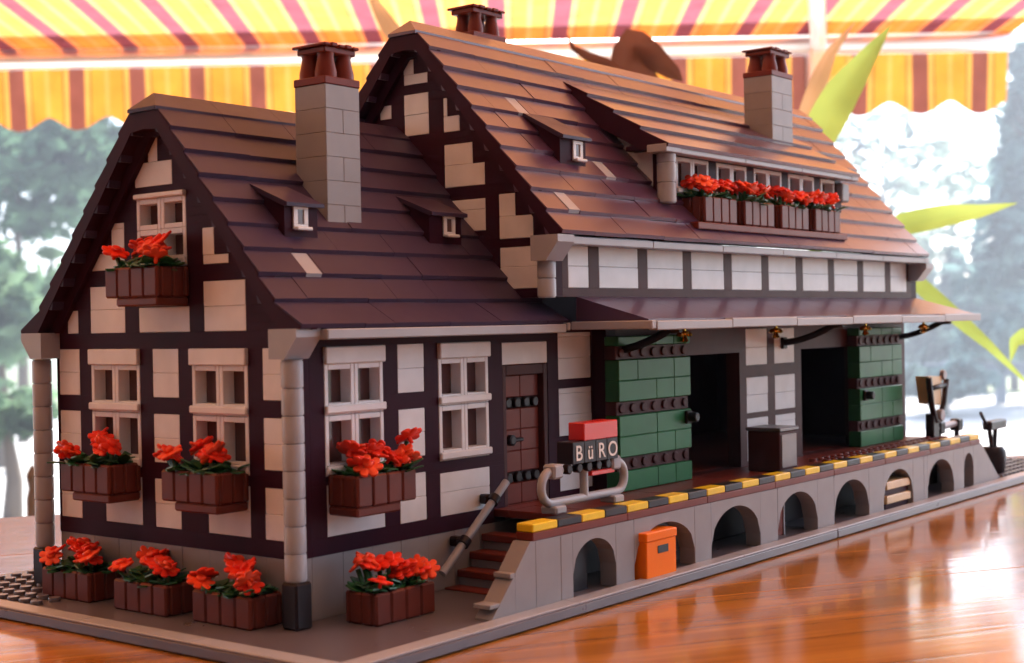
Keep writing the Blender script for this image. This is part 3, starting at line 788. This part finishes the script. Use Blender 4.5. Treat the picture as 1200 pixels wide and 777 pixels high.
def flower_box(label, group, x, y, z, rot, seed, step=None, h=1.45, tall=1.0, lean=None):
    """4 x 2 studs, its near front corner at local origin; length along local x, open front towards local -y"""
    r = random.Random(seed)
    t = thing('flower_box', label, 'flower box', (x, y, z), group)
    t.rotation_euler = (0, 0, math.radians(rot)); ORG[t.name] = Vector((0, 0, 0))
    mb = MB()
    for i in range(4):
        mb.box(i+.01, i+.99, 0, .3, 0, h, .1); mb.box(i+.01, i+.99, 1.7, 2, 0, h, .1)
    for i in range(2):
        mb.box(0, .3, i+.01 if i else .31, i+.99 if not i else 1.69, 0, h-.01, .1); mb.box(3.7, 4, i+.01 if i else .31, i+.99 if not i else 1.69, 0, h-.01, .1)
    mb.box(.2, 3.8, .2, 1.8, .02, h-.45, 0)
    part('planter', mb, BOXM, t)
    if step:
        ms = MB(); ms.box(step[0], step[1], .05, 1.95, -.42, -.004, .08); part('bracket', ms, BOXM, t)
    lf = MB()
    for i in range(60):
        cx, cy = r.uniform(.3, 3.7), r.uniform(.2, 1.8); a = r.uniform(0, 6.28); ln = r.uniform(.6, 1.1); tl = r.uniform(.05, .8)
        d = Vector((math.cos(a)*math.cos(tl), math.sin(a)*math.cos(tl), math.sin(tl))); s_ = d.cross(Vector((0, 0, 1))).normalized(); n_ = s_.cross(d)
        p = Vector((cx, cy, h-.25+r.uniform(0, .3)))
        vs = []
        for q, w in ((0, .05), (.3, .26), (.65, .30), (1, .04)):
            for sd in (-1, 1):
                for th in (0, .07): vs.append(p+d*ln*q+s_*w*sd+n_*(th-.15*q*q))
        fs = []
        for q in range(3):
            b_ = q*4
            fs += [(b_, b_+4, b_+6, b_+2), (b_+1, b_+3, b_+7, b_+5), (b_, b_+1, b_+5, b_+4), (b_+2, b_+6, b_+7, b_+3)]
        fs += [(0, 2, 3, 1), (12, 13, 15, 14)]
        lf.add(vs, fs)
    n = 12; pos = []
    for i in range(n):
        X = .25+3.5*((i*.618+r.random()*.12) % 1.0); Y = .0+1.8*((i*.37+.1+r.random()*.15) % 1.0)
        Zf = h+.45*tall+r.uniform(.0, .55)*tall+.25*Y
        pos.append((X, Y, Zf))
    if lean: pos.append(lean)
    for X, Y, Z in pos: lf.tube([(min(max(X, .4), 3.6)*.85+.3, Y*.6+.4, h-.4), (X, Y+.1, Z-.3)], .12, 6)
    part('foliage', lf, LEAF, t)
    for i, (X, Y, Z) in enumerate(pos):
        o = bpy.data.objects.new('flower', FM[i % 3]); COL.objects.link(o); o.parent = t
        o.location = Vector((X, Y, Z))*S
        o.rotation_euler = (math.radians(r.uniform(8, 48)), math.radians(r.uniform(-22, 22)), r.uniform(0, 6.28))
        s_ = r.uniform(.68, .84); o.scale = (s_, s_, s_)
        o.rotation_mode = 'XYZ'
    return t
G1, G2, G3 = 'window boxes of the small house', 'planters standing on the baseplate', 'window boxes of the long dormer'
flower_box('brown window box of red flowers below the long-side window nearest the corner pipe', G1, 2, -2.0, 5.15, 0, 1, (0.0, 2.9), tall=.85, lean=(4.1, .6, 3.0))
flower_box('brown window box of red flowers under the gable ground-floor window beside the corner pipe', G1, -2, 7, 5.4, -90, 2, (.9, 3.95), tall=.9, lean=(-.15, .5, 2.2))
flower_box('brown window box of red flowers under the leftmost gable ground-floor window', G1, -2, 15, 5.4, -90, 3, (.9, 3.95), tall=.9)
flower_box('brown window box of red flowers under the upper gable window', G1, -2, 11, 15.0, -90, 4, (.8, 3.95), tall=.85, lean=(3.3, .8, 2.7))
flower_box('brown ground planter of red flowers on the long side beside the stairs', G2, 1.6, -3.4, .004, 0, 5, tall=.9)
flower_box('brown ground planter of red flowers at the gable foot beside the black pipe base', G2, -2.1, 4.8, .004, -90, 6, tall=.85)
flower_box('middle one of the three brown ground planters along the gable foot', G2, -2.3, 10.4, .004, -90, 7, tall=.85)
flower_box('leftmost of the three brown ground planters along the gable foot', G2, -2.2, 16.5, .004, -90, 8, tall=.85)
for k, lb in enumerate(('brown flower box next to the round grey pipe of the roof dormer', 'second brown dormer flower box from the round grey pipe',
                        'third brown dormer flower box from the round grey pipe', 'rightmost brown flower box of the dormer row')):
    flower_box(lb, G3, 31.5+5*k, -3.05, 19.4, 0, 20+k, h=1.6, tall=.9)

# ================================================================== AWNING
fh = Vector((fw.x, fw.y, 0)).normalized(); rh = Vector((fh.y, -fh.x, 0))
AD = 3.5                                            # metres from the camera to the awning's front bar
C_m = CAM*S
zbar = at(600, 60, AD).z
def aw(l, d, z): return C_m*1.0*0 + Vector((C_m.x, C_m.y, 0)) + fh*d + rh*l + Vector((0, 0, z))
AL, AR = -3.6, (1190-600)/F*AD
PER = 71/F*AD
def stripe_mat(name, k):
    m, nt, b = new_mat(name); N, L = nt.nodes, nt.links
    N.remove(b); out = N['Material Output']
    tc = N.new('ShaderNodeTexCoord'); sx = N.new('ShaderNodeSeparateXYZ'); L.new(tc.outputs['Object'], sx.inputs[0])
    dv = N.new('ShaderNodeMath'); dv.operation = 'DIVIDE'; dv.inputs[1].default_value = PER; L.new(sx.outputs['X'], dv.inputs[0])
    fr = N.new('ShaderNodeMath'); fr.operation = 'FRACT'; L.new(dv.outputs[0], fr.inputs[0])
    cr = N.new('ShaderNodeValToRGB'); cr.color_ramp.interpolation = 'CONSTANT'; e = cr.color_ramp.elements
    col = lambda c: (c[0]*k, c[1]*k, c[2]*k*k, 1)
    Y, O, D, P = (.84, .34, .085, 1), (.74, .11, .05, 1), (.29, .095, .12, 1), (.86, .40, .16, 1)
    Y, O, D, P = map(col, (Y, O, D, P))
    stops = [(0, D), (.25, P), (.34, O), (.36, Y), (.58, P), (.66, Y), (.88, O), (.90, P), (.985, D)]
    e[0].position, e[0].color = stops[0]; e[1].position, e[1].color = stops[1]
    for p, c in stops[2:]: k = e.new(p); k.color = c
    L.new(fr.outputs[0], cr.inputs['Fac'])
    d = N.new('ShaderNodeBsdfDiffuse'); t = N.new('ShaderNodeBsdfTranslucent'); mx = N.new('ShaderNodeMixShader'); mx.inputs[0].default_value = .5
    nz = N.new('ShaderNodeTexNoise'); nz.inputs['Scale'].default_value = 16; nz.inputs['Detail'].default_value = 3; L.new(tc.outputs['Object'], nz.inputs['Vector'])
    mr = N.new('ShaderNodeMapRange'); mr.inputs['To Min'].default_value = .62; mr.inputs['To Max'].default_value = 1.32; L.new(nz.outputs['Fac'], mr.inputs['Value'])
    hs = N.new('ShaderNodeHueSaturation'); L.new(cr.outputs['Color'], hs.inputs['Color']); L.new(mr.outputs['Result'], hs.inputs['Value'])
    L.new(hs.outputs['Color'], d.inputs['Color']); L.new(hs.outputs['Color'], t.inputs['Color'])
    L.new(d.outputs[0], mx.inputs[1]); L.new(t.outputs[0], mx.inputs[2]); L.new(mx.outputs[0], out.inputs['Surface'])
    return m
CLOTH = stripe_mat('striped_awning_cloth', 1.0); SHADED_CLOTH = stripe_mat('shaded_valance_cloth', .58)  # valance: same cloth, colour darkened so it reads less brightly lit
AWN = bpy.data.objects.new('awning', None); COL.objects.link(AWN); AWN['label'] = 'yellow and red-brown striped awning with scalloped valance above the table'; AWN['category'] = 'awning'
AWN.empty_display_size = .1
AWN.matrix_world = Matrix(((rh.x, fh.x, 0, C_m.x), (rh.y, fh.y, 0, C_m.y), (0, 0, 1, zbar), (0, 0, 0, 1)))   # local x right, y away, z up; metres
def apart(name, vs, fs, mat, parent=AWN, smooth=False):
    me = bpy.data.meshes.new(name); me.from_pydata([tuple(v) for v in vs], [], fs)
    bm = bmesh.new(); bm.from_mesh(me); bmesh.ops.recalc_face_normals(bm, faces=bm.faces); bm.to_mesh(me); bm.free()
    me.polygons.foreach_set('use_smooth', [smooth]*len(me.polygons)); me.materials.append(mat)
    o = bpy.data.objects.new(name, me); COL.objects.link(o); o.parent = parent; return o
OFF = (22-600)/F*AD - PER*.125                       # where a dark stripe starts
vs, fs = [], []; nx, ny = 60, 8
for j in range(ny+1):
    for i in range(nx+1):
        t = j/ny; l = AL+(AR-AL)*i/nx
        vs.append((l-OFF, AD-.02-3.55*t, .02+.07*3.55*t-.03*math.sin(math.pi*t)))
for j in range(ny):
    for i in range(nx): a = j*(nx+1)+i; fs.append((a, a+1, a+nx+2, a+nx+1))
o = apart('cloth', vs, fs, CLOTH, smooth=True); o.location = (OFF, 0, 0)
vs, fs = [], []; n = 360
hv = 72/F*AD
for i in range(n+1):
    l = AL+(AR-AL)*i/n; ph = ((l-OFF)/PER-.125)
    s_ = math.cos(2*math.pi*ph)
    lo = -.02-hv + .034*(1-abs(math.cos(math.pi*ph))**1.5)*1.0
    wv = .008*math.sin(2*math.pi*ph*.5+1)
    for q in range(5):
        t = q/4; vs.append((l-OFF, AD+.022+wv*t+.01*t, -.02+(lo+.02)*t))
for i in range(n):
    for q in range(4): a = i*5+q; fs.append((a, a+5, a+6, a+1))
o = apart('valance', vs, fs, SHADED_CLOTH, smooth=True); o.location = (OFF, 0, 0)
def bx(x0, x1, y0, y1, z0, z1, c=.008):
    mb = MB(); mb.box(x0, x1, y0, y1, z0, z1, c); return mb.v, mb.f
# hem: the cloth is folded double along the bar
vs, fs = [], []
for i in range(nx+1):
    l = AL+(AR-AL)*i/nx
    for t in (0, .13): vs.append((l-OFF, AD-.02-t, .026+.07*t))
for i in range(nx): fs.append((2*i, 2*i+2, 2*i+3, 2*i+1))
o = apart('hem', vs, fs, CLOTH); o.location = (OFF, 0, 0)
mb = MB(); mb.tube([(AL, AD-.01, 0), (AR, AD-.01, 0)], .025, 20); apart('front_bar', mb.v, mb.f, METAL, AWN, True)
LX = (962-600)/F*AD
mb = MB(); mb.tube([(LX, AD-.03, .0), (LX*.8, AD*.8, .05), (LX*.55, AD*.55, .12)], .020, 10); apart('folding_arm', mb.v, mb.f, METAL)
mb = MB(); mb.box(LX-.022, LX+.022, AD-.035, AD+.035, -.15, .035, .008); apart('arm_bracket', mb.v, mb.f, METAL)

# ================================================================== PLANT (long blades behind the model)
m, nt, b = new_mat('green_blade'); b.inputs['Base Color'].default_value = (.36, .44, .05, 1); b.inputs['Roughness'].default_value = .45
def leaf_mat(name, col, tr=.5, lo=.7, hi=1.3, sc=12):
    m, nt, b = new_mat(name); N, L = nt.nodes, nt.links; N.remove(b); out = N['Material Output']
    tc = N.new('ShaderNodeTexCoord'); nz = N.new('ShaderNodeTexNoise'); nz.inputs['Scale'].default_value = sc; L.new(tc.outputs['Object'], nz.inputs['Vector'])
    mr = N.new('ShaderNodeMapRange'); mr.inputs['From Min'].default_value = .3; mr.inputs['From Max'].default_value = .7; mr.inputs['To Min'].default_value = lo; mr.inputs['To Max'].default_value = hi; L.new(nz.outputs['Fac'], mr.inputs['Value'])
    hs = N.new('ShaderNodeHueSaturation'); hs.inputs['Color'].default_value = (*col, 1); L.new(mr.outputs['Result'], hs.inputs['Value'])
    d = N.new('ShaderNodeBsdfDiffuse'); t = N.new('ShaderNodeBsdfTranslucent'); mx = N.new('ShaderNodeMixShader'); mx.inputs[0].default_value = tr
    L.new(hs.outputs['Color'], d.inputs['Color']); L.new(hs.outputs['Color'], t.inputs['Color'])
    L.new(d.outputs[0], mx.inputs[1]); L.new(t.outputs[0], mx.inputs[2]); L.new(mx.outputs[0], out.inputs['Surface']); return m
BLADE = leaf_mat('green_blade_leaf', (.40, .58, .15), .6); DRY = leaf_mat('dry_brown_leaf', (.15, .07, .05), .25); PALE = leaf_mat('pale_straw_leaf', (.60, .45, .28), .35)
pdist = 1.42
root = at(1000, 900, pdist); root.z = GZ*S
PLN = bpy.data.objects.new('potted_plant', None); COL.objects.link(PLN); PLN.location = root
PLN['label'] = 'potted plant with long yellow-green blade leaves rising behind the long roof'; PLN['category'] = 'plant'
def blade(uvs, d, wmax, mat, tip=True, parent=PLN, bend=.0, d1=None):
    P = []; n = len(uvs)
    for i, (u, v) in enumerate(uvs): P.append(at(u, v, d+((d1-d) if d1 else 0)*i/(n-1)))
    # resample
    Q = []
    for i in range(n-1):
        for k in range(6): Q.append(P[i].lerp(P[i+1], k/6))
    Q.append(P[-1]); vs, fs = [], []; m_ = len(Q)
    for i, p in enumerate(Q):
        t = i/(m_-1); dr = (Q[min(i+1, m_-1)]-Q[max(i-1, 0)]).normalized(); sd = dr.cross(fw).normalized()
        w = wmax*(math.sin(math.pi*min(1, .12+.88*t)**.8)*.95+.03); nn = sd.cross(dr)
        for q in (-1, -.5, 0, .5, 1): vs.append(p+sd*w*q+nn*(abs(q)*w*.45)-root)
    for i in range(m_-1):
        for q in range(4): a = i*5+q; fs.append((a, a+1, a+6, a+5))
    return apart('leaf', vs, fs, mat, parent, True)
blade([(950, 190), (965, 150), (990, 105), (1015, 70), (1045, 28)], pdist, .019, BLADE)
blade([(930, 190), (945, 140), (962, 90), (975, 60), (1003, 25)], pdist+.05, .010, PALE)
blade([(1030, 290), (1060, 262), (1110, 252), (1150, 247), (1192, 238)], pdist, .012, BLADE)
blade([(1050, 300), (1075, 330), (1120, 370), (1160, 405), (1215, 460)], pdist, .0085, BLADE)
blade([(1230, 420), (1205, 392), (1190, 400), (1184, 425)], pdist, .008, BLADE)
blade([(770, 110), (752, 95), (740, 70), (742, 52), (762, 62), (790, 85), (800, 95)], pdist+.1, .022, DRY)
blade([(735, 90), (712, 74), (690, 66), (672, 56), (664, 40)], pdist+.1, .006, DRY)
blade([(505, 90), (478, 62), (455, 30), (440, 5), (420, -40)], pdist+.25, .011, PALE)
mb = MB()
pt = lambda u, v, d: (at(u, v, d)-root)
for pts_ in ([Vector((0, 0, .3)), pt(1000, 500, pdist), pt(960, 350, pdist), pt(945, 190, pdist)], [Vector((.02, 0, .3)), pt(1010, 450, pdist), pt(1040, 330, pdist), pt(1050, 290, pdist)],
             [Vector((-.02, 0, .3)), pt(900, 450, pdist+.1), pt(790, 250, pdist+.1), pt(760, 100, pdist+.1)], [Vector((-.03, 0, .3)), pt(800, 420, pdist+.2), pt(600, 200, pdist+.25), pt(500, 85, pdist+.25)]):
    mb.tube(pts_, .006, 8)
apart('stem', mb.v, mb.f, BLADE, PLN, True)
mb = MB(); mb.lathe((0, 0, 0), (0, 0, 1), [(.12, 0), (.16, .3), (.175, .3), (.175, .34)], 24)
apart('pot', mb.v, mb.f, simple('terracotta', (.35, .13, .07), .7), PLN, True)

# ================================================================== GARDEN TREES
BARK = simple('bark', (.10, .075, .055), .9)
def dappled_fol(name, col): return leaf_mat(name, col, .5, .3, 2.6, 3.2)  # strong light-dark variation in the leaf colour imitates dappled light
FOL = [dappled_fol('blue_green_foliage', (.08, .13, .12)), dappled_fol('mid_green_foliage', (.10, .16, .09)), dappled_fol('pale_foliage', (.16, .20, .16)), dappled_fol('dark_foliage', (.045, .085, .05))]
gz = GZ*S
def tree(label, u, d, vtop, vbot, wpx, kind, mat, seed, n=2600, leaf=.13, group='trees in the garden', dens=1.0, cat='tree', name='garden_tree'):
    r = random.Random(seed)
    top = at(u, vtop, d); base = at(u, 400, d); base.z = gz
    H = top.z-gz; W = wpx/F*d/2; zb = max(.15, at(u, vbot, d).z-gz)
    t = bpy.data.objects.new(name, None); COL.objects.link(t); t.location = base
    t['label'] = label; t['category'] = cat; t['group'] = group
    vs, fs = [], []
    clumps = []
    if kind == 'cone':
        for i in range(60):
            q = r.random()**.8; z = zb+(H-zb)*q; rad = W*(1-q)*r.uniform(.4, 1.0)+.02; a = r.uniform(0, 6.283)
            clumps.append((Vector((rad*math.cos(a), rad*math.sin(a), z)), W*.28*(1.1-q)+.05))
    else:
        for i in range(46):
            a, ph = r.uniform(0, 6.283), math.acos(r.uniform(-1, 1)); rr = r.uniform(.35, 1)**.6
            c = Vector((W*rr*math.sin(ph)*math.cos(a), W*rr*math.sin(ph)*math.sin(a), (zb+H)/2+(H-zb)/2*rr*math.cos(ph)*.95))
            clumps.append((c, W*r.uniform(.16, .34)))
    for i in range(int(n*dens)):
        c, s_ = r.choice(clumps)
        p = c+Vector((r.gauss(0, 1), r.gauss(0, 1), r.gauss(0, .7)))*s_*.6
        a = Vector((r.gauss(0, 1), r.gauss(0, 1), r.gauss(0, .6))).normalized(); b_ = a.cross(Vector((r.gauss(0, 1), r.gauss(0, 1), r.gauss(0, 1)))).normalized()
        L_ = leaf*r.uniform(.6, 1.4); o = len(vs)
        vs += [p-a*L_, p+b_*L_*.42, p+a*L_, p-b_*L_*.42]; fs.append((o, o+1, o+2, o+3))
    apart('crown', vs, fs, mat, t)
    mb = MB(); th = max(.05, H*.018)
    mb.tube([(0, 0, -.02), (th*.3, 0, H*.3), (0, th*.3, H*.6), (0, 0, H*.93)], [th, th*.8, th*.5, th*.12], 8)
    for i in range(9):
        q = r.uniform(.3, .85); a = r.uniform(0, 6.283); l = W*.75*(1-q*.5)
        z = zb+(H-zb)*q*.9
        mb.tube([(0, 0, z-.1*l), (l*.5*math.cos(a), l*.5*math.sin(a), z+.12*l), (l*math.cos(a), l*math.sin(a), z+.35*l)], [th*.4, th*.25, th*.08], 6)
    apart('trunk', mb.v, mb.f, BARK, t, True)
T = tree
T('big dark bluish tree at the far left below the striped valance', 25, 11, 122, 268, 260, 'round', FOL[3], 1, 2500, .10)
T('dark shrubby tree low at the far left beside the gable wall', 0, 9, 300, 430, 190, 'round', FOL[1], 2, 1500, .09)
T('tree seen in the gap between left valance and small roof', 170, 15, 140, 330, 120, 'round', FOL[2], 3, 500, .12)
T('pale airy tree right of the far chimney below the valance', 1040, 16, 130, 330, 210, 'round', FOL[2], 4, 650, .12)
T('tall blue fir filling the right edge of the photo', 1215, 13, 60, 400, 170, 'cone', FOL[0], 5, 3600, .13)
for i, (u, vt, w, d) in enumerate(((1052, 300, 40, 17), (1086, 318, 42, 16.5), (1118, 295, 46, 16), (1152, 285, 46, 15.5), (1188, 300, 46, 16))):
    T(('slim cypress just right of the long roof end', 'second slim cypress right of the long roof end', 'third slim cypress right of the roof, between blade leaves',
       'fourth slim cypress right of the roof, above the diagonal blade leaf', 'rightmost slim cypress in view at the picture edge')[i],
      u, d, vt, 455, w, 'cone', FOL[0], 30+i, 700, .10, 'row of slim cypresses behind the dock')
T('low clipped shrub behind the dock end', 1105, 12, 432, 462, 110, 'round', FOL[0], 50, 900, .08, 'low shrubs on the lawn', cat='shrub', name='shrub')
T('low shrub at the left beyond the table edge', 10, 6.5, 455, 520, 90, 'round', FOL[1], 51, 500, .06, 'low shrubs on the lawn', cat='shrub', name='shrub')

fn = bpy.data.objects.new('garden_fence', None); COL.objects.link(fn); fo = at(1110, 400, 13.5); fo.z = gz; fn.location = fo
fn['label'] = 'low blurred wooden garden fence behind the far end of the dock'; fn['category'] = 'fence'
fn.rotation_euler = (0, 0, math.atan2(rh.y, rh.x))
PAINT = simple('blue_grey_paint', (.16, .20, .26), .7)
for k in range(7):
    v_, f_ = bx(-1.5+.5*k-.05, -1.5+.5*k+.05, -.03, .03, 0, .42, .01); apart('post', v_, f_, PAINT, fn)
v_, f_ = bx(-1.6, 1.6, -.06, -.03, .26, .40, .01); apart('rail', v_, f_, PAINT, fn)
gp = bpy.data.objects.new('garden_post', None); COL.objects.link(gp); po = at(38, 560, 2.6); po.z = gz; gp.location = po
gp['label'] = 'short dark post out of focus beyond the left table edge'; gp['category'] = 'post'
zt_ = at(38, 545, 2.6).z-gz
mb = MB(); mb.lathe((0, 0, 0), (0, 0, 1), [(.014, 0), (.012, zt_*.9), (.008, zt_*.93), (.012, zt_*.97), (.003, zt_)], 14); apart('shaft', mb.v, mb.f, BARK, gp, True)
# unseen house wall behind the camera, added to block light on the model
WB = simple('light_absorbing_wall', (.10, .09, .09), .9)  # kept dark so little light bounces onto the model
hw = bpy.data.objects.new('light_blocking_wall', None); COL.objects.link(hw); hw.matrix_world = AWN.matrix_world
hw['label'] = 'unseen dark house wall behind the viewer, added to block light'; hw['category'] = 'wall'
v_, f_ = bx(-7, 7, -.5, -.25, gz-zbar, 3.2, .01); apart('wall_face', v_, f_, WB, hw)
# haze: the bright summer air of the garden
hz = bpy.data.meshes.new('haze'); mb = MB(); mb.box(-62/S, 62/S, -62/S, 62/S, GZ-1/S, 1100, 0)
hz.from_pydata([tuple(Vector(p)*S) for p in mb.v], [], mb.f); hm = bpy.data.materials.new('haze_air'); hm.use_nodes = True
nt = hm.node_tree; nt.nodes.remove(nt.nodes['Principled BSDF']); pv = nt.nodes.new('ShaderNodeVolumePrincipled')
pv.inputs['Color'].default_value = (.80, .88, 1, 1); pv.inputs['Density'].default_value = HAZE; pv.inputs['Anisotropy'].default_value = .35
nt.links.new(pv.outputs[0], nt.nodes['Material Output'].inputs['Volume']); hz.materials.append(hm)
ho_ = bpy.data.objects.new('haze', hz); COL.objects.link(ho_); ho_['kind'] = 'stuff'
# ================================================================== LIGHT
w = bpy.data.worlds.new('World'); SC.world = w; w.use_nodes = True; N, L = w.node_tree.nodes, w.node_tree.links
sky = N.new('ShaderNodeTexSky'); sky.sky_type = 'NISHITA'; sky.sun_disc = False
SUN_EL = math.radians(48)
sun_dir = (fh*0.80 + rh*0.60).normalized()          # where the sun stands: beyond the awning, to the right
sky.sun_elevation = SUN_EL
sky.sun_rotation = math.atan2(sun_dir.x, sun_dir.y)
sky.air_density = 1.0; sky.dust_density = 2.0
bg = N['Background']; bg.inputs['Strength'].default_value = .14; L.new(sky.outputs[0], bg.inputs['Color'])
sl = bpy.data.lights.new('sun', 'SUN'); sl.energy = 4; sl.angle = math.radians(.53); sl.color = (1, .95, .88)
so_ = bpy.data.objects.new('sun', sl); COL.objects.link(so_)
sv = sun_dir*math.cos(SUN_EL)+Vector((0, 0, math.sin(SUN_EL)))
so_.rotation_euler = sv.to_track_quat('Z', 'Y').to_euler()
SC.view_settings.view_transform = 'Standard'; SC.view_settings.look = 'None'; SC.view_settings.exposure = 2.2; SC.view_settings.gamma = 1
SC.render.engine = 'CYCLES'
SC.cycles.use_denoising = True; SC.cycles.max_bounces = 8; SC.cycles.transparent_max_bounces = 8
